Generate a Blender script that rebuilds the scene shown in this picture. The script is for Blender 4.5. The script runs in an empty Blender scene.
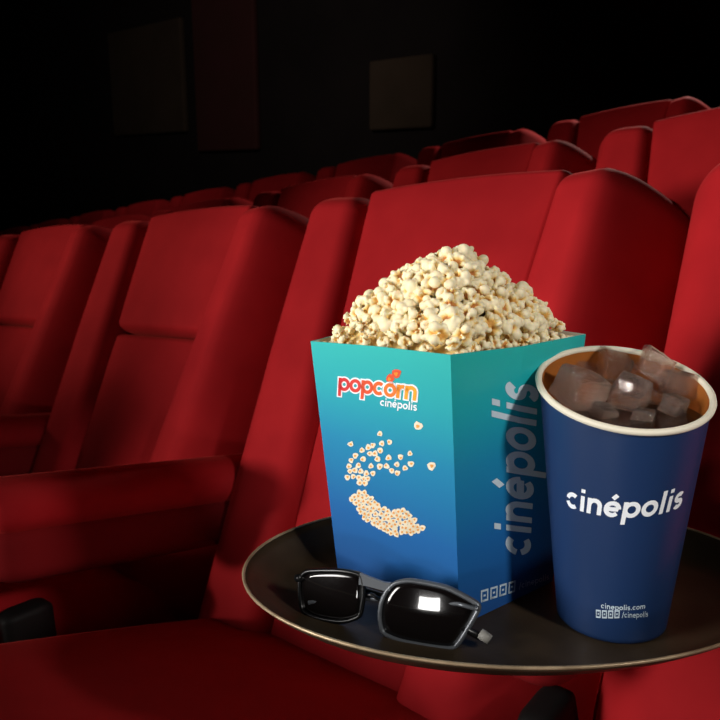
import bpy, bmesh, math, random
import numpy as np
from mathutils import Matrix, Vector
random.seed(7); rng = np.random.default_rng(7)
scn = bpy.context.scene
COL = scn.collection
PI = math.pi
# ------------------------------------------------------------------ camera maths
F = 800.0; PITCH = math.radians(13); H = 1.12
cp, sp = math.cos(PITCH), math.sin(PITCH)
EYE = np.array([0, 0, H])
def ray(px, py):
    x, y = (px - 360) / F, (360 - py) / F
    return np.array([x, sp * y + cp, cp * y - sp])
def at(px, py, Z): return EYE + ray(px, py) * Z
def proj(w):
    d = np.asarray(w, float) - EYE
    z = cp * d[1] - sp * d[2]; y = sp * d[1] + cp * d[2]
    return np.array([360 + F * d[0] / z, 360 - F * y / z])
def on_level(px, py, z):
    r = ray(px, py); return EYE + r * ((z - H) / r[2])
def unit(v): v = np.asarray(v, float); return v / np.linalg.norm(v)

# ------------------------------------------------------------------ helpers
def link(name, mesh, mat=None, parent=None):
    o = bpy.data.objects.new(name, mesh); COL.objects.link(o)
    if mat is not None:
        for m in (mat if isinstance(mat, (list, tuple)) else [mat]): mesh.materials.append(m)
    if parent is not None: o.parent = parent
    return o
def mesh_of(name, V, Fc, smooth=True, midx=None):
    me = bpy.data.meshes.new(name)
    me.from_pydata([tuple(map(float, v)) for v in V], [], [tuple(f) for f in Fc])
    if midx is not None: me.polygons.foreach_set('material_index', midx)
    me.polygons.foreach_set('use_smooth', [smooth] * len(me.polygons))
    me.validate(); me.update()
    return me
def fix_normals(me):
    bm = bmesh.new(); bm.from_mesh(me); bmesh.ops.recalc_face_normals(bm, faces=bm.faces); bm.to_mesh(me); bm.free()
def tag(o, label=None, cat=None, group=None, kind=None):
    if label: o['label'] = label
    if cat: o['category'] = cat
    if group: o['group'] = group
    if kind: o['kind'] = kind
    return o
def empty(name, mat4):
    o = bpy.data.objects.new(name, None); COL.objects.link(o)
    o.empty_display_size = .05; o.matrix_world = mat4
    return o
def copy_tree(o, parent=None):
    c = o.copy(); COL.objects.link(c)
    if parent is not None: c.parent = parent
    for ch in list(o.children): copy_tree(ch, c)
    return c
def axis_samples(h, r, k, m):
    r = min(r, h)
    a = [-h + r * i / k for i in range(k)]
    b = list(np.linspace(-h + r, h - r, m + 1)) if h - r > 1e-6 else [0.0]
    return a + b + [-x for x in a[::-1]]
def rounded_box(hx, hy, hz, rx, ry, rz, k=5, m=(4, 4, 4), warp=None):
    """box of half sizes with elliptically rounded edges, warped by a function"""
    h = (hx, hy, hz); r = (min(rx, hx), min(ry, hy), min(rz, hz))
    ax = [axis_samples(h[i], r[i], k, m[i]) for i in range(3)]
    V = []; idx = {}; Fc = []
    def vert(p):
        key = tuple(round(c, 6) for c in p)
        if key in idx: return idx[key]
        q = []; e = []
        for i in range(3):
            lim = h[i] - r[i]; inn = max(-lim, min(lim, p[i])); q.append(inn); e.append((p[i] - inn) / r[i])
        l2 = math.sqrt(sum(c * c for c in e)); li = max(abs(c) for c in e)
        if l2 > 1e-9:
            e = [c / l2 * li for c in e]
        v = [q[i] + e[i] * r[i] for i in range(3)]
        if warp: v = warp(*v)
        V.append(v); idx[key] = len(V) - 1
        return idx[key]
    for a in range(3):
        b, c = (a + 1) % 3, (a + 2) % 3
        for s in (-1, 1):
            for i in range(len(ax[b]) - 1):
                for j in range(len(ax[c]) - 1):
                    f = []
                    for (ii, jj) in ((i, j), (i + 1, j), (i + 1, j + 1), (i, j + 1)):
                        p = [0, 0, 0]; p[a] = s * h[a]; p[b] = ax[b][ii]; p[c] = ax[c][jj]; f.append(vert(p))
                    if s < 0: f.reverse()
                    if len(set(f)) > 2: Fc.append(list(dict.fromkeys(f)))
    return V, Fc
def tube(pts, r, seg=8, closed=False):
    P = [np.asarray(p, float) for p in pts]; n = len(P); V = []; Fc = []
    rr = r if hasattr(r, '__len__') else [r] * n
    up0 = np.array([.13, .31, .94])
    for i in range(n):
        t = unit(P[(i + 1) % n] - P[i - 1]) if closed else unit(P[min(i + 1, n - 1)] - P[max(i - 1, 0)])
        a = unit(np.cross(t, up0)); b = np.cross(t, a)
        for k in range(seg):
            q = 2 * PI * k / seg
            V.append(P[i] + rr[i] * (math.cos(q) * a + math.sin(q) * b))
    for i in range(n if closed else n - 1):
        for k in range(seg):
            i2 = (i + 1) % n
            Fc.append((i * seg + k, i * seg + (k + 1) % seg, i2 * seg + (k + 1) % seg, i2 * seg + k))
    if not closed: Fc += [tuple(range(seg))[::-1], tuple(range((n - 1) * seg, n * seg))]
    return V, Fc
def join(*vf):
    V = []; Fc = []
    for v, f in vf:
        o = len(V); V += list(v); Fc += [tuple(i + o for i in g) for g in f]
    return V, Fc

# ------------------------------------------------------------------ materials
def lin(c):
    c = c / 255; return c / 12.92 if c <= .04045 else ((c + .055) / 1.055) ** 2.4
def rgb(r, g, b): return (lin(r), lin(g), lin(b), 1)
def material(name, color, rough=.5, metal=0., sheen=None, coat=0., bump=None, spec=.5, trans=0., ior=1.45, noise=None):
    m = bpy.data.materials.new(name); m.use_nodes = True
    nt = m.node_tree; b = nt.nodes['Principled BSDF']
    b.inputs['Base Color'].default_value = color; b.inputs['Roughness'].default_value = rough
    b.inputs['Metallic'].default_value = metal; b.inputs['Specular IOR Level'].default_value = spec
    b.inputs['Transmission Weight'].default_value = trans; b.inputs['IOR'].default_value = ior
    b.inputs['Coat Weight'].default_value = coat; b.inputs['Coat Roughness'].default_value = .12
    if sheen:
        b.inputs['Sheen Weight'].default_value = sheen[0]; b.inputs['Sheen Tint'].default_value = sheen[1]
        b.inputs['Sheen Roughness'].default_value = sheen[2]
    tc = nt.nodes.new('ShaderNodeTexCoord')
    if noise:   # subtle colour variation: (scale, other colour)
        n = nt.nodes.new('ShaderNodeTexNoise'); n.inputs['Scale'].default_value = noise[0]; n.inputs['Detail'].default_value = 4
        nt.links.new(tc.outputs['Object'], n.inputs['Vector'])
        r = nt.nodes.new('ShaderNodeValToRGB'); r.color_ramp.elements[0].position = .35; r.color_ramp.elements[1].position = .68
        r.color_ramp.elements[0].color = color; r.color_ramp.elements[1].color = noise[1]
        nt.links.new(n.outputs['Fac'], r.inputs['Fac']); nt.links.new(r.outputs['Color'], b.inputs['Base Color'])
    if bump:
        n = nt.nodes.new('ShaderNodeTexNoise'); n.inputs['Scale'].default_value = bump[0]; n.inputs['Detail'].default_value = 3
        nt.links.new(tc.outputs['Object'], n.inputs['Vector'])
        bp = nt.nodes.new('ShaderNodeBump'); bp.inputs['Strength'].default_value = bump[1]; bp.inputs['Distance'].default_value = bump[2]
        nt.links.new(n.outputs['Fac'], bp.inputs['Height']); nt.links.new(bp.outputs['Normal'], b.inputs['Normal'])
    return m
M = {}
M['velvet'] = material('red_velvet', (.36, .010, .014, 1), .8, sheen=(.22, (1, .12, .10, 1), .4), spec=.12,
                       noise=(9, (.44, .014, .018, 1)), bump=(700, .12, .001))
M['shell'] = material('black_shell_plastic', (.008, .007, .007, 1), .6, spec=.2)
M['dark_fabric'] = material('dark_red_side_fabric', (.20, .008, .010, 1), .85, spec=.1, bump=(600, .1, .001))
M['floor'] = material('dark_carpet', (.006, .004, .004, 1), .95, spec=.05, bump=(300, .3, .003), noise=(40, (.010, .006, .006, 1)))
M['wall'] = material('black_wall_cloth', (.010, .008, .008, 1), .95, spec=.05, noise=(2, (.013, .010, .010, 1)))
M['panel'] = material('dark_brown_acoustic_panel', (.040, .027, .019, 1), .9, spec=.1, noise=(3, (.032, .022, .015, 1)))
M['panel_red'] = material('dark_maroon_acoustic_panel', (.040, .012, .012, 1), .9, spec=.1, noise=(3, (.035, .012, .01, 1)))
M['tray'] = material('dark_brown_tray', (.030, .020, .011, 1), .42, spec=.3, noise=(26, (.050, .033, .019, 1)), bump=(220, .25, .0006))
M['tray_lip'] = material('bronze_highlight_lip', (.50, .37, .23, 1), .38, metal=.35, noise=(40, (.28, .2, .12, 1)))  # pale tan colour paints the highlight along the tray edge
M['cream'] = material('cream_paper', (.78, .72, .58, 1), .55)
M['white_print'] = material('white_print', (.85, .88, .92, 1), .5)
M['silver_print'] = material('pale_silver_print', (.55, .66, .74, 1), .45)
M['kraft'] = material('inside_of_carton', (.55, .48, .36, 1), .8)
M['cup_blue'] = material('navy_blue_paper', (.0095, .031, .102, 1), .42, spec=.5, coat=.15)
M['cola'] = material('dark_cola', (.020, .006, .003, 1), .04, spec=.5)
M['cola_film'] = material('amber_cola_film', (.32, .10, .02, 1), .12, spec=.5)
M['frame'] = material('lit_grey_frame', (.12, .13, .145, 1), .30, spec=.6, metal=.4)
M['black'] = material('glossy_black', (.004, .004, .0045, 1), .3, spec=.5)
M['lens'] = material('dark_tinted_lens', (.004, .003, .003, 1), .03, spec=.6, coat=.3)
M['grey_tip'] = material('grey_rubber_tip', (.25, .24, .22, 1), .5)
M['print_core'] = material('orange_print', (.80, .36, .07, 1), .5)
M['print_corn'] = material('cream_print', (.86, .76, .58, 1), .5)
for i, c in enumerate([(205, 40, 45), (214, 58, 45), (222, 80, 42), (228, 100, 40), (234, 120, 38), (240, 142, 36), (246, 165, 40)]):
    M['logo%d' % i] = material('logo_ink_%s' % 'abcdefg'[i], rgb(*c), .5)

def gradient_print():
    m = bpy.data.materials.new('teal_to_blue_print'); m.use_nodes = True
    nt = m.node_tree; b = nt.nodes['Principled BSDF']; b.inputs['Roughness'].default_value = .42
    tc = nt.nodes.new('ShaderNodeTexCoord'); s = nt.nodes.new('ShaderNodeSeparateXYZ')
    nt.links.new(tc.outputs['Object'], s.inputs['Vector'])
    mr = nt.nodes.new('ShaderNodeMapRange'); mr.inputs['From Min'].default_value = 0; mr.inputs['From Max'].default_value = .205
    nt.links.new(s.outputs['Z'], mr.inputs['Value'])
    r = nt.nodes.new('ShaderNodeValToRGB'); e = r.color_ramp.elements
    e[0].position = 0; e[0].color = (.012, .075, .27, 1); e[1].position = 1; e[1].color = (.010, .44, .42, 1)
    for p, c in ((.30, (.010, .125, .38, 1)), (.60, (.008, .23, .43, 1)), (.82, (.009, .37, .43, 1))):
        x = e.new(p); x.color = c
    nt.links.new(mr.outputs['Result'], r.inputs['Fac']); nt.links.new(r.outputs['Color'], b.inputs['Base Color'])
    return m
M['gradient'] = gradient_print()

def kernel_material(name, hull):
    m = bpy.data.materials.new(name); m.use_nodes = True
    nt = m.node_tree; b = nt.nodes['Principled BSDF']; b.inputs['Roughness'].default_value = .6
    b.inputs['Subsurface Weight'].default_value = .25; b.inputs['Subsurface Radius'].default_value = (.004, .003, .0015); b.inputs['Subsurface Scale'].default_value = .5
    tc = nt.nodes.new('ShaderNodeTexCoord')
    at_ = nt.nodes.new('ShaderNodeAttribute'); at_.attribute_name = 'core'
    n = nt.nodes.new('ShaderNodeTexNoise'); n.inputs['Scale'].default_value = 150; n.inputs['Detail'].default_value = 3
    nt.links.new(tc.outputs['Object'], n.inputs['Vector'])
    ma = nt.nodes.new('ShaderNodeMath'); ma.operation = 'MULTIPLY_ADD'; ma.inputs[1].default_value = .5
    nt.links.new(n.outputs['Fac'], ma.inputs[0]); nt.links.new(at_.outputs['Fac'], ma.inputs[2])
    r = nt.nodes.new('ShaderNodeValToRGB'); e = r.color_ramp.elements
    e[0].position = .34; e[0].color = (.90, .79, .53, 1); e[1].position = 1.0; e[1].color = hull
    x = e.new(.56); x.color = (.86, .66, .30, 1); x = e.new(.8); x.color = (.78, .52, .15, 1)
    nt.links.new(ma.outputs[0], r.inputs['Fac']); nt.links.new(r.outputs['Color'], b.inputs['Base Color'])
    return m
M['kernel'] = [kernel_material('popped_corn_pale', (.66, .34, .07, 1)), kernel_material('popped_corn_buttery', (.56, .22, .05, 1))]

def ice_material():
    m = bpy.data.materials.new('clear_ice'); m.use_nodes = True
    nt = m.node_tree; b = nt.nodes['Principled BSDF']
    b.inputs['Base Color'].default_value = (.92, .77, .70, 1); b.inputs['Roughness'].default_value = .02
    b.inputs['IOR'].default_value = 1.31; b.inputs['Specular IOR Level'].default_value = .7
    tc = nt.nodes.new('ShaderNodeTexCoord')
    n = nt.nodes.new('ShaderNodeTexNoise'); n.inputs['Scale'].default_value = 90; n.inputs['Detail'].default_value = 4
    nt.links.new(tc.outputs['Object'], n.inputs['Vector'])
    mr = nt.nodes.new('ShaderNodeMapRange'); mr.inputs['From Min'].default_value = .55; mr.inputs['From Max'].default_value = .70
    mr.inputs['To Min'].default_value = 1.0; mr.inputs['To Max'].default_value = .25
    nt.links.new(n.outputs['Fac'], mr.inputs['Value']); nt.links.new(mr.outputs['Result'], b.inputs['Transmission Weight'])
    bp = nt.nodes.new('ShaderNodeBump'); bp.inputs['Strength'].default_value = .4; bp.inputs['Distance'].default_value = .002
    n2 = nt.nodes.new('ShaderNodeTexNoise'); n2.inputs['Scale'].default_value = 90
    nt.links.new(tc.outputs['Object'], n2.inputs['Vector'])
    nt.links.new(n2.outputs['Fac'], bp.inputs['Height']); nt.links.new(bp.outputs['Normal'], b.inputs['Normal'])
    return m
M['ice'] = ice_material()

# ------------------------------------------------------------------ lettering (own stroke alphabet)
def arc(cx, cy, r, a0, a1, n=18, ry=None):
    ry = r if ry is None else ry
    return [(cx + r * math.cos(math.radians(a0 + (a1 - a0) * i / n)), cy + ry * math.sin(math.radians(a0 + (a1 - a0) * i / n))) for i in range(n + 1)]
def seg(x0, y0, x1, y1, n=5): return [(x0 + (x1 - x0) * i / n, y0 + (y1 - y0) * i / n) for i in range(n + 1)]
R_ = .385
GLYPH = {   # letter: (advance, strokes); x-height 1, stroke about .24
    'c': (.92, [arc(.5, .5, R_, 48, 312)]),
    'C': (.92, [arc(.5, .5, R_, 50, 168), arc(.5, .5, R_, 196, 310)]),          # split c of the sign lettering
    'i': (.42, [seg(.21, 0, .21, 1), seg(.21, 1.2, .21, 1.44, 2)]),
    'n': (1.0, [seg(.16, 0, .16, 1), arc(.5, .56, .33, 175, 0) + seg(.83, .5, .83, 0)]),
    'm': (1.52, [seg(.16, 0, .16, 1), arc(.47, .58, .30, 175, 0) + seg(.77, .5, .77, 0), arc(1.06, .58, .30, 175, 0) + seg(1.36, .5, 1.36, 0)]),
    'e': (1.0, [seg(.14, .5, .86, .5), arc(.5, .5, R_, 0, 318)]),
    'E': (1.0, [seg(.14, .5, .86, .5), arc(.5, .5, R_, 0, 318), seg(.45, 1.16, .68, 1.42, 2)]),
    'p': (1.04, [seg(.16, -.46, .16, 1), arc(.55, .5, R_, 0, 360, 28)]),
    'o': (1.02, [arc(.51, .5, R_, 0, 360, 28)]),
    'l': (.42, [seg(.21, 0, .21, 1.46)]),
    's': (.84, [arc(.42, .70, .26, 30, 180, 10, .20) + arc(.42, .70, .26, 195, 262, 4, .20) + arc(.42, .30, .26, 82, -15, 7, .20) + arc(.42, .30, .26, -25, -152, 9, .20)]),
    'r': (.66, [seg(.16, 0, .16, 1), arc(.52, .52, .36, 178, 78, 10)]),
    'x': (.9, [seg(.1, 0, .8, 1), seg(.1, 1, .8, 0)]),
    '.': (.4, [seg(.2, 0, .2, .24, 2)]),
    '/': (.6, [seg(.05, -.2, .55, 1.4)]),
    '#': (1.5, [[(.1, 0), (1.2, 0), (1.2, 1.1), (.1, 1.1), (.1, 0), (.6, 0)], seg(.45, .55, .85, .55, 2)]),   # small square icon
}
def ribbon(pts, w, cap=0.0):
    P = [np.array(p, float) for p in pts]; n = len(P)
    if cap:
        P[0] = P[0] - unit(P[1] - P[0]) * cap; P[-1] = P[-1] + unit(P[-1] - P[-2]) * cap
    V = []; Fc = []
    closed = np.linalg.norm(P[0] - P[-1]) < 1e-6
    for i in range(n):
        a = P[i] - P[i - 1] if i else (P[1] - P[0] if not closed else P[-1] - P[-2])
        b = P[i + 1] - P[i] if i < n - 1 else (a if not closed else P[1] - P[0])
        a, b = unit(a), unit(b); t = unit(a + b) if np.linalg.norm(a + b) > .2 else a
        nn = np.array([-t[1], t[0]]); k = 1 / max(.5, abs(nn @ np.array([-a[1], a[0]])))
        V += [P[i] + nn * w / 2 * k, P[i] - nn * w / 2 * k]
    for i in range(n - 1): Fc.append((2 * i, 2 * i + 1, 2 * i + 3, 2 * i + 2))
    return V, Fc
def text2d(s, w=.25, cap=0.0, track=0.06):
    """-> (V2, faces, letter index per face), total advance"""
    V = []; Fc = []; L = []; x = 0
    for li, ch in enumerate(s):
        if ch == ' ': x += .5; continue
        adv, strokes = GLYPH[ch]
        for st in strokes:
            v, f = ribbon(st, w, cap); o = len(V)
            V += [(q[0] + x, q[1]) for q in v]; Fc += [tuple(i + o for i in g) for g in f]; L += [li] * len(f)
        x += adv + track
    return V, Fc, L, x - track

# ------------------------------------------------------------------ cinema seats
er = -unit(ray(-480, 289)); ef = unit([er[1], -er[0], 0]); eu = np.cross(er, -ef)
W = .66
Z0 = W * abs(cp * er[1] - sp * er[2]) / .497
G0 = at(694, 173, Z0 * 1.08)              # top of the gap between the middle seat and its right neighbour
UF = 1.08                          # seat top above the floor
def row_matrix(r_, f_, u_, origin):
    m = Matrix.Identity(4)
    for i in range(3):
        m[i][0] = r_[i]; m[i][1] = -f_[i]; m[i][2] = u_[i]; m[i][3] = origin[i]
    return m
REC = math.radians(28.5); LB = .765
cR, sR = math.cos(REC), math.sin(REC)
def back(x, d, zb):
    """back-rest coordinates (across, forward of its face, up along it) -> seat local"""
    t = LB - zb
    return (x, -(t * sR + d * cR), UF - t * cR + d * sR)
def inner(zb):   # half width of the centre panel, narrower towards the bottom
    return .112 + .062 * max(0., min(1., zb / LB))
def make_seat():
    root = empty('cinema_seat', Matrix.Identity(4))
    # back shell
    V, Fc = rounded_box(.300, .03, .36, .05, .03, .05, 4, (4, 1, 5), lambda x, y, z: back(x, -.125 + y, z + .37))
    link('back_shell', mesh_of('back_shell', V, Fc), M['shell'], root)
    # headrest and back cushion between the bolsters
    def wh(x, y, z):
        zb = z + .636; w = inner(zb) + .008
        sag = .012 * (1 - (x / .18) ** 2)
        d = -.028 + y
        if y > 0: d += sag * max(0., 1 - (z / .14) ** 2)
        return back(x / .18 * w, d, zb + .006 * (1 - (x / .18) ** 2) * (1 if z > 0 else 0))
    V, Fc = rounded_box(.18, .075, .135, .014, .034, .016, 5, (8, 2, 6), wh)
    link('headrest', mesh_of('headrest', V, Fc), M['velvet'], root)
    def wb(x, y, z):
        zb = z + .252; w = inner(zb) + .010
        d = -.033 + y
        if y > 0: d += .016 * (1 - (x / .16) ** 2) * max(0., 1 - (z / .24) ** 2)
        return back(x / .16 * w, d, zb)
    V, Fc = rounded_box(.16, .075, .245, .014, .030, .016, 5, (8, 2, 10), wb)
    link('back_cushion', mesh_of('back_cushion', V, Fc), M['velvet'], root)
    # side bolsters
    for s in (-1, 1):
        def ws(x, y, z, s=s):
            zb = z + .382
            xi = inner(zb); xo = .322
            q = max(0., (x * s + .08) / .16) ** 1.5            # 0 at the seam, 1 outside
            xx = s * (xi + q * (xo - xi))
            d = -.036 + y
            if y > 0: d += .010 * math.sin(PI * max(0, min(1, q * .9))) - .016 * (1 - min(1, zb / .5)) * q - (.125 if s > 0 else .012) * max(0., (q - .48) / .52) ** 1.2
            # outer top corner drops a little
            zz = zb - .010 * max(0, q - .45) ** 2 * 4 * (zb / LB)
            return back(xx, d, zz)
        V, Fc = rounded_box(.08, .105, .383, .052, .080, .045, 7, (5, 3, 14), ws)
        link('side_bolster', mesh_of('side_bolster', V, Fc), M['velvet'], root)
        # piping along the seam
    # seat cushion, rising to the front
    def wc(x, y, z):
        f_ = -y
        zz = z + .385 + .30 * (f_ + .3) + (.018 * (1 - (x / .27) ** 2) * (1 - (y / .3) ** 2) if z > 0 else 0)
        return (x, y - .60, zz)
    V, Fc = rounded_box(.262, .30, .075, .05, .06, .06, 5, (6, 6, 2), wc)
    link('seat_cushion', mesh_of('seat_cushion', V, Fc), M['velvet'], root)
    V, Fc = rounded_box(.20, .20, .155, .01, .01, .01, 2, (1, 1, 1), lambda x, y, z: (x, y - .50, z + .155))
    link('pedestal', mesh_of('pedestal', V, Fc), M['shell'], root)
    # arm-rest at the seat's right-hand side (left in the picture), shared with the neighbour
    def wa(x, y, z, x0=-W / 2, lift=0.):
        f_ = .41 - y
        return (x + x0, -f_, UF - .455 + .175 * (f_ - .12) + z - .05 * max(0, f_ - .6) ** 1.5)
    V, Fc = rounded_box(.060, .27, .036, .05, .05, .034, 6, (3, 10, 1), wa)
    arm = link('armrest', mesh_of('armrest', V, Fc), M['velvet'], root)
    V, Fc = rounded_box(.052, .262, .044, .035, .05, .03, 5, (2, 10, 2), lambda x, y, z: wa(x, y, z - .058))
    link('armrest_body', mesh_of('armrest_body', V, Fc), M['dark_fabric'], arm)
    V, Fc = rounded_box(.020, .035, .285, .012, .02, .012, 3, (1, 1, 4), lambda x, y, z: (x - W / 2, y - .62, z + .285))
    link('arm_post', mesh_of('arm_post', V, Fc), M['shell'], arm)
    return root
proto = make_seat()
def seat_matrix(k, g0=G0, r_=er, f_=ef, u_=eu):
    """k seats away from the middle one (positive to the right)"""
    return row_matrix(r_, f_, u_, g0 + (k - .5) * W * r_ - UF * u_)
front = [(0, 'red velvet cinema seat right behind the popcorn box, largest in view'),
         (-1, 'red velvet cinema seat left of the popcorn, next to the largest seat'),
         (-2, 'red velvet cinema seat at the left edge of the nearest row'),
         (1, 'red velvet cinema seat behind the blue cup, cut by the right picture edge')]
for i, (k, lab) in enumerate(front):
    o = proto if i == 0 else copy_tree(proto)
    o.matrix_world = seat_matrix(k)
    tag(o, lab, 'seat', 'cinema seats of the nearest row')
    if k == 1:                      # the arm-rest that carries the tray stands level and a little lower
        bpy.context.view_layer.update()
        arm = [c for c in o.children if c.name.startswith('armrest')][0]
        pv = Vector((-W / 2, -.50, UF - .30)); zt = H - .3365
        rot = Matrix.Translation(pv) @ Matrix.Rotation(math.atan(.175), 4, 'X') @ Matrix.Translation(-pv)
        top = max((o.matrix_world @ rot @ v.co).z for v in arm.data.vertices)
        arm.matrix_local = Matrix.Translation((0, .20, (zt - top) / eu[2])) @ rot
# rows behind, each a step higher
er2 = -unit(ray(-480, 325)); ef2 = unit([er2[1], -er2[0], 0]); eu2 = np.cross(er2, -ef2)
ordn = ['first', 'second', 'third', 'fourth', 'fifth', 'sixth', 'seventh', 'eighth', 'ninth', 'tenth', 'eleventh', 'twelfth', 'thirteenth']
rows = [(at(600, 141, 2.0), range(1, -8, -1), 'row just behind'), (at(720, 97, 2.75), range(1, -11, -1), 'rearmost row')]
for g, ks, nm in rows:
    for j, k in enumerate(ks):
        o = copy_tree(proto)
        o.matrix_world = seat_matrix(k, g, er2, ef2, eu2)
        tag(o, 'red cinema seat top in the %s, %s from the right' % (nm, ordn[j]), 'seat', 'cinema seats in the ' + nm)

# ------------------------------------------------------------------ room shell
def slab(name, r_, f_, u_, org, r0, r1, f0, f1, u0, u1, mat):
    P = [org + a * r_ + b * f_ + c * u_ for c in (u0, u1) for b in (f0, f1) for a in (r0, r1)]
    me = mesh_of(name, P, [(0, 1, 3, 2), (4, 6, 7, 5), (0, 4, 5, 1), (2, 3, 7, 6), (0, 2, 6, 4), (1, 5, 7, 3)], False)
    fix_normals(me)
    return tag(link(name, me, mat), kind='structure')
fl = G0 - UF * eu
slab('floor', er, ef, eu, fl, -9, 2.5, -.36, 3.5, -.15, 0, M['floor'])
for n, (g, ks, nm) in enumerate(rows):
    slab('trim_%d' % (n + 1), er2, ef2, eu2, g - UF * eu2, -10, 2.5, -.36 if n == 0 else -1.2, .90, -1.3, 0, M['floor'])
# walls: the far wall stands behind the rows, panelled
wall_o = G0 - 3.6 * ef
zup = np.array([0, 0, 1.]); rh = unit([er[0], er[1], 0])
base = np.array([wall_o[0], wall_o[1], 0.])
slab('wall_back', rh, ef, zup, base, -12, 5, -.2, 0, -1.6, 4.6, M['wall'])
def on_wall(px, py, off=0.):
    r = ray(px, py); t = ((base + off * ef - EYE) @ ef) / (r @ ef); p = EYE + r * t - base
    return p @ rh, p[2]
def wall_panel(n, px0, py0, px1, py1, mat, th):
    r0, z1 = on_wall(px0, py0); r1, z0 = on_wall(px1, py1)
    V, Fc = rounded_box(abs(r1 - r0) / 2, th / 2, abs(z1 - z0) / 2, .02, .02, .02, 2, (1, 1, 1))
    C = base + (r0 + r1) / 2 * rh + (z0 + z1) / 2 * zup + ef * th / 2
    V = [C + v[0] * rh - v[1] * ef + v[2] * zup for v in V]
    tag(link('trim_%d' % n, mesh_of('wall_panel', V, Fc, False), mat), kind='structure')
wall_panel(3, 112, 34, 190, 132, M['panel'], .06)
wall_panel(4, 194, -40, 262, 150, M['panel_red'], .06)
wall_panel(5, 374, 62, 436, 128, M['panel'], .06)
slab('wall_left', rh, ef, zup, base, -12.2, -12, 0, 8, -1.6, 4.6, M['wall'])
slab('wall_right', rh, ef, zup, base, 5, 5.2, 0, 8, -1.6, 4.6, M['wall'])
slab('ceiling', rh, ef, zup, base, -12, 5, 0, 8, 4.6, 4.75, M['wall'])

# ------------------------------------------------------------------ tray
ZT = H - .330                      # tray floor
TC = np.array([.1182, .5926]); TA, TB = .2128, .136
def ellipse_ring(k_add, z, n=96):
    return [(TC[0] + (TA + k_add) * math.cos(2 * PI * i / n), TC[1] + (TB + k_add) * math.sin(2 * PI * i / n), z) for i in range(n)]
def loft(rings, close_first=True, close_last=True):
    n = len(rings[0]); V = [v for r in rings for v in r]; Fc = []
    for i in range(len(rings) - 1):
        for j in range(n):
            Fc.append((i * n + j, i * n + (j + 1) % n, (i + 1) * n + (j + 1) % n, (i + 1) * n + j))
    if close_first: Fc.append(tuple(range(n))[::-1])
    if close_last: Fc.append(tuple(range((len(rings) - 1) * n, len(rings) * n)))
    return V, Fc
tray = empty('serving_tray', Matrix.Translation((TC[0], TC[1], ZT - .006)))
tag(tray, 'dark brown oval serving tray holding popcorn box, cup and sunglasses', 'tray')
inv = -np.array([TC[0], TC[1], ZT - .006])
rings = [ellipse_ring(-.040, ZT - .006), ellipse_ring(-.030, ZT - .005), ellipse_ring(-.018, ZT + .004), ellipse_ring(-.006, ZT + .014), ellipse_ring(-.0005, ZT + .0195),
         ellipse_ring(-.0025, ZT + .0205), ellipse_ring(-.008, ZT + .0145), ellipse_ring(-.020, ZT + .0045), ellipse_ring(-.028, ZT + .0008), ellipse_ring(-.036, ZT), ellipse_ring(-.09, ZT)]
V, Fc = loft(rings)
o = link('tray_body', mesh_of('tray_body', [np.array(v) + inv for v in V], Fc), M['tray'], tray); fix_normals(o.data)
V, Fc = tube(ellipse_ring(-.0012, ZT + .0205), .0013, 8, True)
o = link('rim', mesh_of('rim', [np.array(v) + inv for v in V], Fc), M['tray_lip'], tray)
o['label'] = 'thin bronze rim with a painted highlight'

# ------------------------------------------------------------------ popcorn box
bx = [0.0704, 0.6170, -0.752, 0.0642, 0.0543, 0.0694, 0.0756, 0.2058, -0.15, 0.0108]
_u = np.array([math.cos(bx[2]), math.sin(bx[2])]); _v = np.array([-math.sin(bx[2] + bx[8]), math.cos(bx[2] + bx[8])])
BH = bx[7]; BZ = ZT + .0006
def box_pt(a, b, k, inset=0.):
    A_ = bx[3] + (bx[5] - bx[3]) * k - inset; B_ = bx[4] + (bx[6] - bx[4]) * k - inset
    q = np.array(bx[:2]) + np.array([0, bx[9] * k]) + a * A_ * _u + b * B_ * _v
    dz = (-.006 if (a < 0 and b < 0) else .004 if (a > 0 and b < 0) else 0.) * abs(a * b) * k
    P = np.array([q[0], q[1], BZ + k * BH + dz])
    if a > 0 and b > 0: P = P + (P - EYE) * .024 * k * a * b     # right corner leans back clear of the cup
    return P
box_o = np.array([bx[0], bx[1], BZ])
box = empty('popcorn_box', Matrix.Translation(box_o))
tag(box, 'tall teal to blue popcorn box filled with popcorn on the tray', 'popcorn box')
CN = [(-1, -1), (1, -1), (1, 1), (-1, 1)]
panels = []
for i in range(4):
    (a0, b0), (a1, b1) = CN[i], CN[(i + 1) % 4]
    n = 10; V = []; Fc = []; mi = []
    for ins in (0., .0011):
        for k in range(n + 1):
            for s in range(n + 1):
                q = s / n; V.append(box_pt(a0 + (a1 - a0) * q, b0 + (b1 - b0) * q, k / n, ins) - box_o)
    N1 = (n + 1) ** 2
    for k in range(n):
        for s in range(n):
            j = k * (n + 1) + s
            Fc.append((j, j + 1, j + n + 2, j + n + 1)); mi.append(0)
            Fc.append((N1 + j, N1 + j + n + 1, N1 + j + n + 2, N1 + j + 1)); mi.append(1)
    for s in range(n):
        j = n * (n + 1) + s; Fc.append((j, j + 1, N1 + j + 1, N1 + j)); mi.append(0)
    panels.append(link('side_panel', mesh_of('side_panel', V, Fc, False, mi), [M['gradient'], M['kraft']], box))
me = mesh_of('base_panel', [box_pt(a, b, k, .0011) - box_o + np.array([0, 0, z]) for k, z in ((0, 0.), (0, .0012)) for a, b in CN],
             [(3, 2, 1, 0), (4, 5, 6, 7), (0, 1, 5, 4), (1, 2, 6, 5), (2, 3, 7, 6), (3, 0, 4, 7)], False)
link('base_panel', me, M['kraft'], box)
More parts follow.
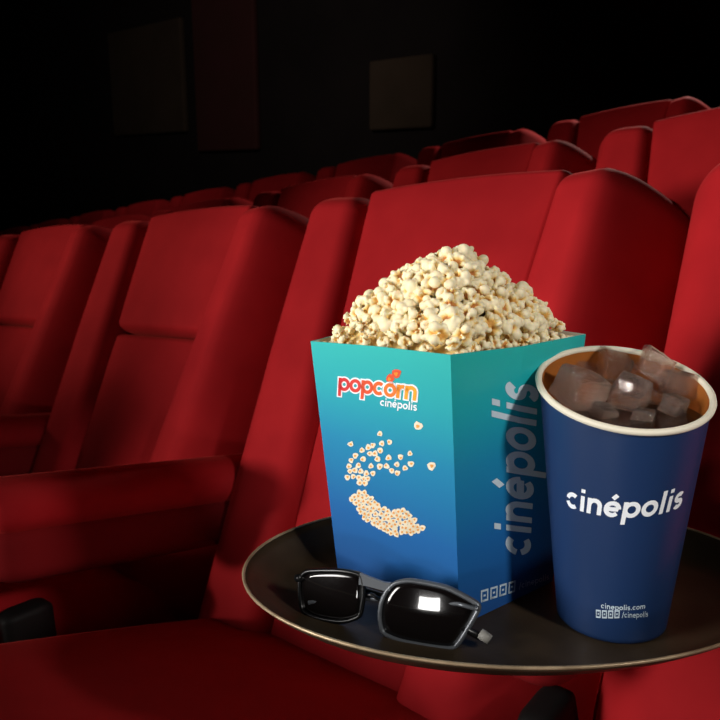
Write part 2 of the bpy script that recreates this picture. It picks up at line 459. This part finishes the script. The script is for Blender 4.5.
def face_fn(i, off):
    (a0, b0), (a1, b1) = CN[i], CN[(i + 1) % 4]
    P = lambda s, t: box_pt(a0 + (a1 - a0) * s, b0 + (b1 - b0) * s, t)
    nrm = unit(np.cross(P(1, .5) - P(0, .5), P(.5, 1) - P(.5, 0)))
    return lambda s, t, o=0.: P(s, t) + nrm * (off + o)
def invert(fn, px, py, x0=(.5, .5)):
    x = np.array(x0, float); tg = np.array([px, py])
    for _ in range(30):
        r = proj(fn(*x)) - tg
        J = np.array([(proj(fn(x[0] + 1e-5, x[1])) - tg - r) / 1e-5, (proj(fn(x[0], x[1] + 1e-5)) - tg - r) / 1e-5]).T
        x = x - np.linalg.solve(J, r)
    return x
def lettering(name, fn, s, p0, p1, pup, width, parent, origin, mats, w=.25, cap=0., track=.06, off=0., x0=(.5, .5), letter_mat=None):
    """text with its baseline from pixel p0 to p1 and its x-height reaching pup above p0, laid on surface fn(s, t)"""
    A0, A1, A2 = [invert(fn, *p, x0) for p in (p0, p1, pup)]
    V2, Fc, L, adv = text2d(s, w, cap, track)
    V = []
    for x, y in V2:
        q = A0 + (A1 - A0) * (x / adv) + (A2 - A0) * y
        V.append(fn(q[0], q[1], off) - origin)
    mi = [letter_mat[l] for l in L] if letter_mat else None
    me = mesh_of(name, V, Fc, False, mi)
    return link(name, me, mats, parent)
fl_ = face_fn(0, .00025); fr_ = face_fn(1, .00025)
# logo on the left face
pw = 'popcorn'
lo = lettering('logo_outline', fl_, pw, (338, 390), (416.5, 401), (338.6, 377.5), 0, panels[0], box_o, M['white_print'], .50, .10, .0)
lo['label'] = 'white outline of the red and orange wordmark'
lg = lettering('logo_lettering', fl_, pw, (338, 390), (416.5, 401), (338.6, 377.5), 0, panels[0], box_o, [M['logo%d' % i] for i in range(7)], .27, 0., .0, off=.0002, letter_mat=list(range(7)))
lg['label'] = 'red to orange lettering'
sm = lettering('small_lettering', fl_, 'cinEpolis', (380, 405.5), (417, 411), (380.3, 400), 0, panels[0], box_o, M['white_print'], .24)
vl = lettering('vertical_lettering', fr_, 'CinEpolis', (530, 556), (538, 386), (506, 553.5), 0, panels[1], box_o, M['silver_print'], .27, 0., .10, x0=(.6, .4))
vl['label'] = 'pale lettering reading upwards'
ic = lettering('icon_strip', fr_, '####', (481, 601.5), (516, 590.5), (481, 592.5), 0, panels[1], box_o, M['silver_print'], .22, 0., .2, x0=(.4, .1))
hl = lettering('handle_lettering', fr_, '/cinepolis', (519, 589), (549, 579.5), (519, 584.5), 0, panels[1], box_o, M['silver_print'], .16, 0., .1, x0=(.6, .1))
# two little popped kernels over the wordmark, and the printed splash of popcorn
def blobs(fn, pts, rad, origin, rot=None):
    V = []; Fc = []; mi = []
    for (px, py, r) in pts:
        c = invert(fn, px, py); e = invert(fn, px + r, py) - c; g = invert(fn, px, py - r) - c
        ph = rng.uniform(0, 6.28)
        for (k, off, m, jit) in ((1.0, 0., 0, .13), (.42, .0002, 1, .2)):
            o = len(V); nn = 9
            sh = rng.uniform(-.25, .25, 2) if m else (0, 0)
            for j in range(nn):
                a = ph + 2 * PI * j / nn; rr = k * (1 + jit * math.cos(3 * a + ph) + rng.uniform(-.12, .12))
                q = c + e * (rr * math.cos(a) + sh[0]) + g * (rr * math.sin(a) + sh[1]); V.append(fn(q[0], q[1], off) - origin)
            Fc.append(tuple(range(o, o + nn))); mi.append(m)
    return mesh_of('print', V, Fc, False, mi)
mk = blobs(fl_, [(396.5, 373.5, 4.6), (390, 378, 4.2), (391, 384.5, 3.0)], 0, box_o)
link('logo_mark', mk, [M['logo2'], M['logo5']], panels[0])
c2 = [(383, 450), (243, 500), (430, 490), (392, 497), (350, 505), (328, 515), (297, 530), (385, 530), (335, 545), (360, 545), (265, 555), (245, 578), (303, 572), (372, 572), (425, 565), (482, 562), (528, 545), (465, 597), (532, 595), (280, 602), (340, 605), (382, 607), (415, 605), (505, 615), (440, 628), (468, 638), (235, 605), (240, 630), (265, 625), (292, 630), (318, 640), (350, 640), (228, 660), (255, 655), (282, 660), (305, 665), (325, 665), (285, 685), (312, 688)]
splash = [(300 + x / 4.8, 340 + y / 4.8, 2.6 + .5 * rng.random()) for x, y in c2] + [(300 + 568 / 4.8, 340 + 412 / 4.8, 4.4), (300 + 630 / 4.8, 340 + 605 / 4.8, 4.2)]
poly = [(155, 295), (195, 270), (240, 265), (262, 300), (300, 330), (370, 368), (430, 362), (470, 395), (530, 455), (460, 488), (400, 488), (330, 475), (260, 430), (225, 395), (190, 345)]
def inside(x, y, pl):
    r = False
    for i in range(len(pl)):
        (x0, y0), (x1, y1) = pl[i - 1], pl[i]
        if (y0 > y) != (y1 > y) and x < (x1 - x0) * (y - y0) / (y1 - y0) + x0: r = not r
    return r
got = []
for _ in range(6000):
    x, y = rng.uniform(150, 535), rng.uniform(260, 492)
    if inside(x, y, poly) and all((x - a) ** 2 + (y - b) ** 2 > 19 ** 2 for a, b in got): got.append((x, y))
splash += [(320 + x / 5.143, 440 + y / 5.143, 2.9) for x, y in got]
pr = link('printed_popcorn', blobs(fl_, splash, 0, box_o), [M['print_corn'], M['print_core']], panels[0])
pr['label'] = 'printed scatter of popped kernels'

# ------------------------------------------------------------------ popcorn heap
HH = .062
def heap(a, b):
    rho = (abs(a) ** 5 + abs(b) ** 5) ** .2
    return HH * max(0., 1 - min(1., rho / .97) ** 1.4)
n = 28; V = []; Fc = []
for j in range(n + 1):
    for i in range(n + 1):
        a, b = -.97 + 1.94 * i / n, -.97 + 1.94 * j / n
        p = box_pt(a, b, .950); p[2] += heap(a, b) - .0035 + .0022 * math.sin(i * 2.1 + j) * math.cos(j * 1.7 - i * .6)
        V.append(p)
for j in range(n):
    for i in range(n): k = j * (n + 1) + i; Fc.append((k, k + 1, k + n + 2, k + n + 1))
nb = len(V)
for (i, j) in [(i, 0) for i in range(n)] + [(n, j) for j in range(n)] + [(i, n) for i in range(n, 0, -1)] + [(0, j) for j in range(n, 0, -1)]:
    a, b = -.97 + 1.94 * i / n, -.97 + 1.94 * j / n; V.append(box_pt(a, b, .80, .002))
ring = [j * (n + 1) + i for (i, j) in [(i, 0) for i in range(n)] + [(n, j) for j in range(n)] + [(i, n) for i in range(n, 0, -1)] + [(0, j) for j in range(n, 0, -1)]]
m_ = len(ring)
for q in range(m_): Fc.append((ring[q], nb + q, nb + (q + 1) % m_, ring[(q + 1) % m_]))
Fc.append(tuple(range(nb, nb + m_)))
hb = V[0]; ho = np.array([bx[0], bx[1], BZ + .8 * BH])
hm = mesh_of('popcorn', [v - ho for v in V], Fc)
at_c = hm.attributes.new('core', 'FLOAT', 'POINT'); at_c.data.foreach_set('value', [.28 + .2 * rng.random() for _ in hm.vertices])
o = link('popcorn', hm, M['kernel'][0]); o.location = ho; fix_normals(hm)
tag(o, 'bed of popcorn filling the box beneath the loose kernels', 'popcorn', kind='stuff')
# kernel shapes
def kernel_mesh(i):
    g = np.random.default_rng(100 + i)
    bm = bmesh.new(); bmesh.ops.create_icosphere(bm, subdivisions=4, radius=1)
    nl = int(g.integers(4, 7)); C = []; R = []
    for _ in range(nl):
        for _t in range(60):
            d = unit(g.normal(size=3)); 
            if all(d @ unit(c) < .35 for c in C): break
        C.append(d * g.uniform(.48, .68)); R.append(g.uniform(.36, .52))
    bumps = [(unit(g.normal(size=3)), g.uniform(.6, .92), g.uniform(.13, .24)) for _ in range(26)]
    core = []
    for v in bm.verts:
        d = np.array(v.co); d /= np.linalg.norm(d); r = .34
        for c, q in zip(C, R):
            b = c @ d; disc = q * q - c @ c + b * b
            if disc > 0: r = max(r, b + math.sqrt(disc))
        for (c, l, q) in bumps:
            cc = c * l; b = cc @ d; disc = q * q - cc @ cc + b * b
            if disc > 0: r = max(r, b + math.sqrt(disc))
        core.append(max(0., min(1., (.80 - r) / .46)))
        v.co = Vector(d * r)
    for _ in range(1): bmesh.ops.smooth_vert(bm, verts=bm.verts, factor=.35, use_axis_x=True, use_axis_y=True, use_axis_z=True)
    me = bpy.data.meshes.new('popcorn_kernel'); bm.to_mesh(me); bm.free()
    a = me.attributes.new('core', 'FLOAT', 'POINT'); a.data.foreach_set('value', core)
    me.polygons.foreach_set('use_smooth', [True] * len(me.polygons))
    me.materials.append(M['kernel'][i % 2])
    return me
KM = [kernel_mesh(i) for i in range(9)]
pos = []
edge = [(u_, sg * .885) if ax_ else (sg * .885, u_) for sg in (-1, 1) for ax_ in (0, 1) for u_ in np.linspace(-.88, .88, 13)]
for it in range(40000):
    a, b = rng.uniform(-.885, .885, 2)
    if it < len(edge): a, b = edge[it]
    p = box_pt(a, b, .985); p[2] += heap(a, b) + rng.uniform(-.001, .002) + .0035
    if it < len(edge): p[2] -= .0065
    if it >= len(edge) and p[2] < BZ + BH - .004 and max(abs(a), abs(b)) > .9: continue
    if all(np.linalg.norm(p - q) > .0108 for q in pos): pos.append(p)
    if len(pos) >= 300: break
pos.sort(key=lambda p: -p[2])
for i, p in enumerate(pos):
    o = bpy.data.objects.new('popcorn_kernel', KM[int(rng.integers(0, 9))]); COL.objects.link(o)
    s = rng.uniform(.0088, .0116)
    if p[2] < BZ + BH + .012: s = min(s, .0063)
    o.matrix_world = Matrix.Translation(Vector(p)) @ Matrix.Rotation(rng.uniform(0, 6.28), 4, Vector(unit(rng.normal(size=3)))) @ Matrix.Diagonal((s, s, s * rng.uniform(.8, 1.0), 1))
    tag(o, 'pale buttery popped kernel in the heap on top of the teal box', 'popcorn', 'popped kernels heaped in the popcorn box')

# ------------------------------------------------------------------ drink
cu = [0.1930, 0.5560, 0.0607, 0.0405, 0.1800, 0.2550, 0.0105]
cup_o = np.array([cu[0], cu[1], ZT + .0006])
def cup_pt(th, t, o=0.):
    r = cu[3] + (cu[2] - cu[3]) * t + o
    return cup_o + np.array([r * math.cos(th), r * math.sin(th) + cu[6] * t, cu[4] * t + cu[5] * cu[2] * math.sin(th) * t * t])
cup = empty('paper_cup', Matrix.Translation(cup_o))
tag(cup, 'large navy blue paper cup with white lettering on the tray', 'cup')
NS = 96
def cup_ring(t, o): return [cup_pt(2 * PI * i / NS, t, o) - cup_o for i in range(NS)]
V, Fc = loft([cup_ring(.006 * 0 + 0., -.0015), cup_ring(.004, 0.)] + [cup_ring(t, 0.) for t in np.linspace(.02, .985, 16)], False, False)
o = link('cup_wall', mesh_of('cup_wall', V, Fc), M['cup_blue'], cup); fix_normals(o.data); wall_o_ = o
V, Fc = loft([cup_ring(t, -.0012) for t in np.linspace(.985, .03, 12)], False, True)
o = link('cup_lining', mesh_of('cup_lining', V, Fc), M['cola_film'], cup); fix_normals(o.data)
o['label'] = 'inside wall wetted amber by the drink'
V, Fc = loft([cup_ring(0., -.0015), cup_ring(.004, -.004)], True, True)
o = link('cup_base', mesh_of('cup_base', V, Fc), M['cup_blue'], cup); fix_normals(o.data)
V, Fc = tube([cup_pt(2 * PI * i / NS, .992, .0004) for i in range(NS)], .0025, 10, True)
o = link('rim', mesh_of('rim', [np.array(v) - cup_o for v in V], Fc), M['cream'], cup); o['label'] = 'rolled cream rim'
cs = lambda s, t, o=0.: cup_pt(-PI / 2 + (s - .5) * 2, t, .0002 + o)
x0c = (.5, .6)
o = lettering('cup_lettering', cs, 'CinEpolis', (566.5, 506), (681, 506), (567, 490.5), 0, wall_o_, cup_o, M['white_print'], .27, 0., .10, x0=x0c)
# pixel rows bend round the cup, so the baseline runs at one height of the cup
o['label'] = 'white lettering round the cup'
lettering('small_lettering', cs, 'cinepolis.com', (601, 608), (645, 608.5), (601, 604.3), 0, wall_o_, cup_o, M['silver_print'], .22, 0., .1, x0=(.5, .2))
lettering('icon_strip', cs, '####', (596, 617), (620, 617.3), (596, 611), 0, wall_o_, cup_o, M['silver_print'], .26, 0., .2, x0=(.5, .2))
lettering('handle_lettering', cs, '/cinepolis', (622, 617.3), (648, 616.5), (622, 613.3), 0, wall_o_, cup_o, M['silver_print'], .16, 0., .1, x0=(.5, .2))
# cola: level surface just below the front of the rim
zc = cup_pt(-PI / 2, .985)[2] - .0035
def cola_ring(k):
    out = []
    for i in range(NS):
        th = 2 * PI * i / NS; lo_, hi_ = .3, 1.
        for _ in range(30):
            md = (lo_ + hi_) / 2
            if cup_pt(th, md)[2] < zc: lo_ = md
            else: hi_ = md
        p = cup_pt(th, lo_, -.0020); c = np.array([cu[0], cu[1] + cu[6], zc]); q = c + (p - c) * k; q[2] = zc; out.append(q)
    return out
o_c = np.array([cu[0], cu[1] + cu[6], zc - .03])
low = [cup_pt(2 * PI * i / NS, .62, -.0025) for i in range(NS)]
V, Fc = loft([low, cola_ring(1.), cola_ring(.97), cola_ring(.5)])
o = link('cola', mesh_of('cola', [v - o_c for v in V], Fc, False), M['cola']); o.location = o_c; fix_normals(o.data)
tag(o, 'dark brown cola filling the blue cup around the ice', 'drink')
def ice_mesh(i):
    g = np.random.default_rng(40 + i); k = g.uniform(-.25, .25, (3, 3))
    def w(x, y, z):
        v = np.array([x, y, z]); v = v + (k @ v) * .5
        v = v * (1 + .05 * np.sin(5 * v[[1, 2, 0]] + i))
        return tuple(v)
    V, Fc = rounded_box(1, 1, 1, .22, .22, .22, 2, (2, 2, 2), w)
    V = [np.array(v) + g.uniform(-.07, .07, 3) for v in V]
    return mesh_of('ice_cube', V, Fc, False)
IC = [  # px, py, size, height against the rim plane, label
    (580, 388, .0145, -.006, 'pinkish clear ice cube at the left side of the blue cup'),
    (630, 394, .0130, -.012, 'clear ice cube in the middle of the blue cup'),
    (655, 366, .0150, -.001, 'large ice cube sticking up highest at the back of the cup'),
    (681, 385, .0112, -.006, 'frosted ice cube against the right rim of the cup'),
    (613, 366, .0130, -.008, 'golden ice cube at the back rim, left of the highest cube'),
    (674, 405, .0085, -.012, 'small ice cube at the front right of the cup'),
    (643, 417, .0072, -.014, 'low flat ice cube at the front rim of the cup'),
    (604, 413, .0070, -.014, 'small half sunk ice cube at the front left of the cup'),
    (583, 368, .0090, -.014, 'ice cube sunk behind the pinkish cube, by the left back rim'),
    (630, 372, .0100, -.018, 'ice cube buried between the golden and the highest cube'),
    (655, 392, .0100, -.018, 'ice cube sunk right of the middle cube')]
rc = [cup_pt(a, .985) for a in (-PI / 2, PI / 6, 5 * PI / 6)]
rn = unit(np.cross(rc[1] - rc[0], rc[2] - rc[0]))
for i, (px, py, s, h_, lab) in enumerate(IC):
    r = ray(px, py); p = EYE + r * (((rc[0] + rn * h_ - EYE) @ rn) / (r @ rn))
    o = link('ice_cube', ice_mesh(i), M['ice'])
    rx, ry, rz = [(.35, .2, .5), (.2, -.3, .9), (.5, .3, 1.2), (-.2, .4, .2), (.3, -.2, 1.5), (.2, .2, .7), (.1, .1, 1.1), (.3, .1, .4), (.5, .2, .1), (.2, .6, .5), (.4, -.4, 1.)][i]
    o.matrix_world = Matrix.Translation(Vector(p)) @ Matrix.Rotation(rz, 4, 'Z') @ Matrix.Rotation(rx, 4, 'X') @ Matrix.Rotation(ry, 4, 'Y') @ Matrix.Diagonal((s, s * .92, s * .8, 1))
    tag(o, lab, 'ice', 'ice cubes in the cola')

# ------------------------------------------------------------------ sunglasses
g1, g2 = on_level(295, 613, ZT + .0015), on_level(455, 652, ZT + .0015)
ge = unit((g2 - g1) * np.array([1, 1, 0])); gn = np.array([ge[1], -ge[0], 0])
LEAN = math.radians(14)
gu = -gn * math.sin(LEAN) + zup * math.cos(LEAN); gN = gn * math.cos(LEAN) + zup * math.sin(LEAN)
def g2d(px, py):
    r = ray(px, py); t = ((g1 - EYE) @ gN) / (r @ gN); p = EYE + r * t - g1
    return np.array([p @ ge, p @ gu])
def g3(x, y, d): return x * ge + y * gu + d * gN
glasses = empty('sunglasses', Matrix.Translation(Vector(g1)))
tag(glasses, 'black angular sunglasses lying folded on the tray before the popcorn box', 'sunglasses')
def smooth_poly(pl, per=6):
    P = np.array(pl); out = []; n = len(P)
    for i in range(n):
        p0, p1, p2, p3 = P[i - 1], P[i], P[(i + 1) % n], P[(i + 2) % n]
        for k in range(per):
            t = k / per
            out.append(p1 * (2 * t ** 3 - 3 * t ** 2 + 1) + p2 * (-2 * t ** 3 + 3 * t ** 2) + .36 * (p2 - p0) * (t ** 3 - 2 * t ** 2 + t) + .36 * (p3 - p1) * (t ** 3 - t ** 2))
    return np.array(out)
def inset(P, d):
    n = len(P); out = []
    A_ = sum(P[i - 1][0] * P[i][1] - P[i][0] * P[i - 1][1] for i in range(n)); sg = 1 if A_ > 0 else -1
    for i in range(n):
        t = unit(P[(i + 1) % n] - P[i - 1]); out.append(P[i] + sg * d * np.array([-t[1], t[0]]))
    return np.array(out)
LL = [(294, 583), (303, 571), (338, 569), (361, 573.5), (365, 590), (361, 617), (341, 624), (311, 620), (297, 611)]
RL = [(379.5, 602), (385, 590), (394, 581.5), (411, 579), (445, 587), (474, 605), (476, 616), (457, 648), (445, 652.5), (402, 643.5), (382, 634), (378, 617)]
def wrap(p):   # the front bows back a little towards its ends
    return -.10 * (p[0] - .062) ** 2 / .062
fronts = []
for pl in (LL, RL):
    P = smooth_poly([g2d(*q) for q in pl], 5); Q = inset(P, .0030); m = inset(P, .0012)
    rings = []
    for S_, d in ((P, -.0020), (P, .0010), (m, .0020), (Q, .0014), (Q, -.0020)):
        rings.append([g3(p[0], p[1], d + wrap(p)) for p in S_])
    V, Fc = loft(rings + [rings[0]], False, False)
    o = link('lens_rim', mesh_of('lens_rim', V, Fc), M['frame'] if pl is RL else M['black'], glasses); fix_normals(o.data)  # painted light: right rim grey as if lit, left rim black as if unlit
    Q2 = inset(P, .0026); c = Q2.mean(0)
    R = []
    for k in (1., .8, .6, .4, .2): R.append([g3(*(c + (p - c) * k), .0002 + .0004 * (1 - k * k) + wrap(c + (p - c) * k)) for p in Q2])
    R0 = [[v - gN * .0012 for v in r] for r in R]
    V, Fc = loft(R0[::-1] + R)
    o = link('lens', mesh_of('lens', V, Fc), M['lens'], glasses); fix_normals(o.data)
# bridge
def bar2(pts, w, d0, d1):
    rings = []
    for (p, ww) in zip(pts, w):
        rings.append([g3(p[0], p[1] + ww / 2, d0), g3(p[0], p[1] + ww / 2, d1), g3(p[0], p[1] - ww / 2, d1), g3(p[0], p[1] - ww / 2, d0)])
    return loft(rings)
b = [g2d(360, 578.5), g2d(368, 581), g2d(376, 583.5), g2d(384, 586), g2d(391, 586.5)]
V, Fc = bar2(b, [.0085, .0072, .0066, .0062, .0060], -.0015, .0016)
o = link('bridge', mesh_of('bridge', V, Fc, False), M['frame'], glasses); fix_normals(o.data)
b = [g2d(362, 597), g2d(370, 595.5), g2d(379, 601)]
V, Fc = tube([g3(p[0], p[1], -.003) for p in b], .0016, 8)
o = link('nose_pad', mesh_of('nose_pad', V, Fc), M['black'], glasses)
# folded temples behind the lenses
tl = [(g2d(295, 579), -.003), (g2d(297, 580), -.008), (g2d(330, 585), -.0105), (g2d(400, 606), -.0105), (g2d(450, 627), -.0098), (g2d(476, 640), -.009)]
V, Fc = tube([g3(p[0], p[1], d) for p, d in tl], [.0030, .0030, .0028, .0026, .0026, .0028], 8)
tm = link('temple', mesh_of('temple', V, Fc), M['black'], glasses)
V, Fc = tube([g3(p[0], p[1], d) for p, d in [(g2d(477, 637), -.009), (g2d(487, 643.5), -.0085)]], [.0040, .0038], 8)
o = link('temple_tip', mesh_of('temple_tip', V, Fc), M['grey_tip'], tm); o['label'] = 'pale grey temple tip'
tr_ = [(g2d(475, 609), -.003), (g2d(476, 611), -.0055), (g2d(455, 606), -.0066), (g2d(400, 601), -.0055), (g2d(330, 600), -.0048), (g2d(306, 604), -.0045)]
V, Fc = tube([g3(p[0], p[1], d) for p, d in tr_], .0017, 8)
link('temple', mesh_of('temple', V, Fc), M['frame'], glasses)

# ------------------------------------------------------------------ light
def area(name, loc, target, size, power, color, size_y=None, spread=None):
    L = bpy.data.lights.new(name, 'AREA'); L.energy = power; L.color = color; L.size = size
    if size_y: L.shape = 'RECTANGLE'; L.size_y = size_y
    if spread: L.spread = math.radians(spread)
    o = bpy.data.objects.new(name, L); COL.objects.link(o)
    o.location = loc; d = Vector(target) - Vector(loc); o.rotation_euler = d.to_track_quat('-Z', 'Y').to_euler()
    return o
def spot(name, loc, target, power, color, cone, blend, radius):
    L = bpy.data.lights.new(name, 'SPOT'); L.energy = power; L.color = color; L.spot_size = math.radians(cone); L.spot_blend = blend; L.shadow_soft_size = radius
    o = bpy.data.objects.new(name, L); COL.objects.link(o)
    o.location = loc; d = Vector(target) - Vector(loc); o.rotation_euler = d.to_track_quat('-Z', 'Y').to_euler()
    return o
spot('seat_spot', (-2.9, -.15, H - .08), (.22, 1.25, H - .05), 335, (1, .94, .86), 25, 1., .12)
spot('row_spot', (-3.4, .9, H + .25), (-.48, 1.95, H + .0), 185, (1, .84, .70), 26, 1., .12)
area('left_softbox', (-1.25, .0, H + .12), (.17, .56, H - .22), .5, 1.9, (1, .97, .93), .8, 42)  # added unseen softbox, brightens cup and box from the left
spot('side_spot', (.88, -.28, H + .50), (.13, .58, H - .19), 42, (1, .96, .9), 21, .9, .08)
spot('popcorn_spot', (-.75, -.35, H + 1.0), (.055, .64, H - .09), 19, (1, .96, .9), 11, .9, .08)
spot('rear_spot', (1.7, 3.9, H + 1.25), (.4, 1.9, H + .1), 120, (1, .88, .78), 110, 1., .1)
spot('rear_row_spot', (-3.2, 1.0, H + 1.3), (-1.3, 3.6, H + .15), 75, (1, .86, .72), 40, 1., .1)
spot('low_fill_spot', tuple(G0 - 1.0 * er + 1.5 * ef - .36 * eu), tuple(G0 - .80 * er + .32 * ef - .58 * eu), 14, (1, .85, .7), 24, .9, .05)  # added unseen fill for the seat back below the left armrest
spot('wall_spot', (-1.6, 3.0, H + 1.6), (-.8, 7.0, H + 1.2), 120, (1, .9, .8), 80, 1., .1)
# small lamp panel mirrored in the right lens
ln = unit(gN + .2 * (g2d(430, 600)[0] - .062) / .062 * ge)
pl_ = g1 + g3(*g2d(430, 600), 0); vdir = unit(pl_ - EYE); rdir = vdir - 2 * (vdir @ ln) * ln
area('lamp_panel', tuple(pl_ + rdir * 1.2), tuple(pl_), .17, 2.0, (1, .98, .95), .11)

w = bpy.data.worlds.new('dark_hall'); scn.world = w; w.use_nodes = True
w.node_tree.nodes['Background'].inputs['Color'].default_value = (.5, .35, .35, 1)
w.node_tree.nodes['Background'].inputs['Strength'].default_value = .01

# ------------------------------------------------------------------ camera
cam = bpy.data.cameras.new('camera'); co = bpy.data.objects.new('camera', cam); COL.objects.link(co)
cam.sensor_width = 36; cam.lens = 36 * F / 720; cam.clip_start = .01; cam.clip_end = 60
co.location = EYE; co.rotation_euler = (PI / 2 - PITCH, 0, 0)
cam.dof.use_dof = True; cam.dof.focus_distance = .62; cam.dof.aperture_fstop = 16
scn.camera = co
vs = scn.view_settings; vs.view_transform = 'Standard'; vs.look = 'None'; vs.exposure = 0; vs.gamma = 1; vs.use_curve_mapping = False
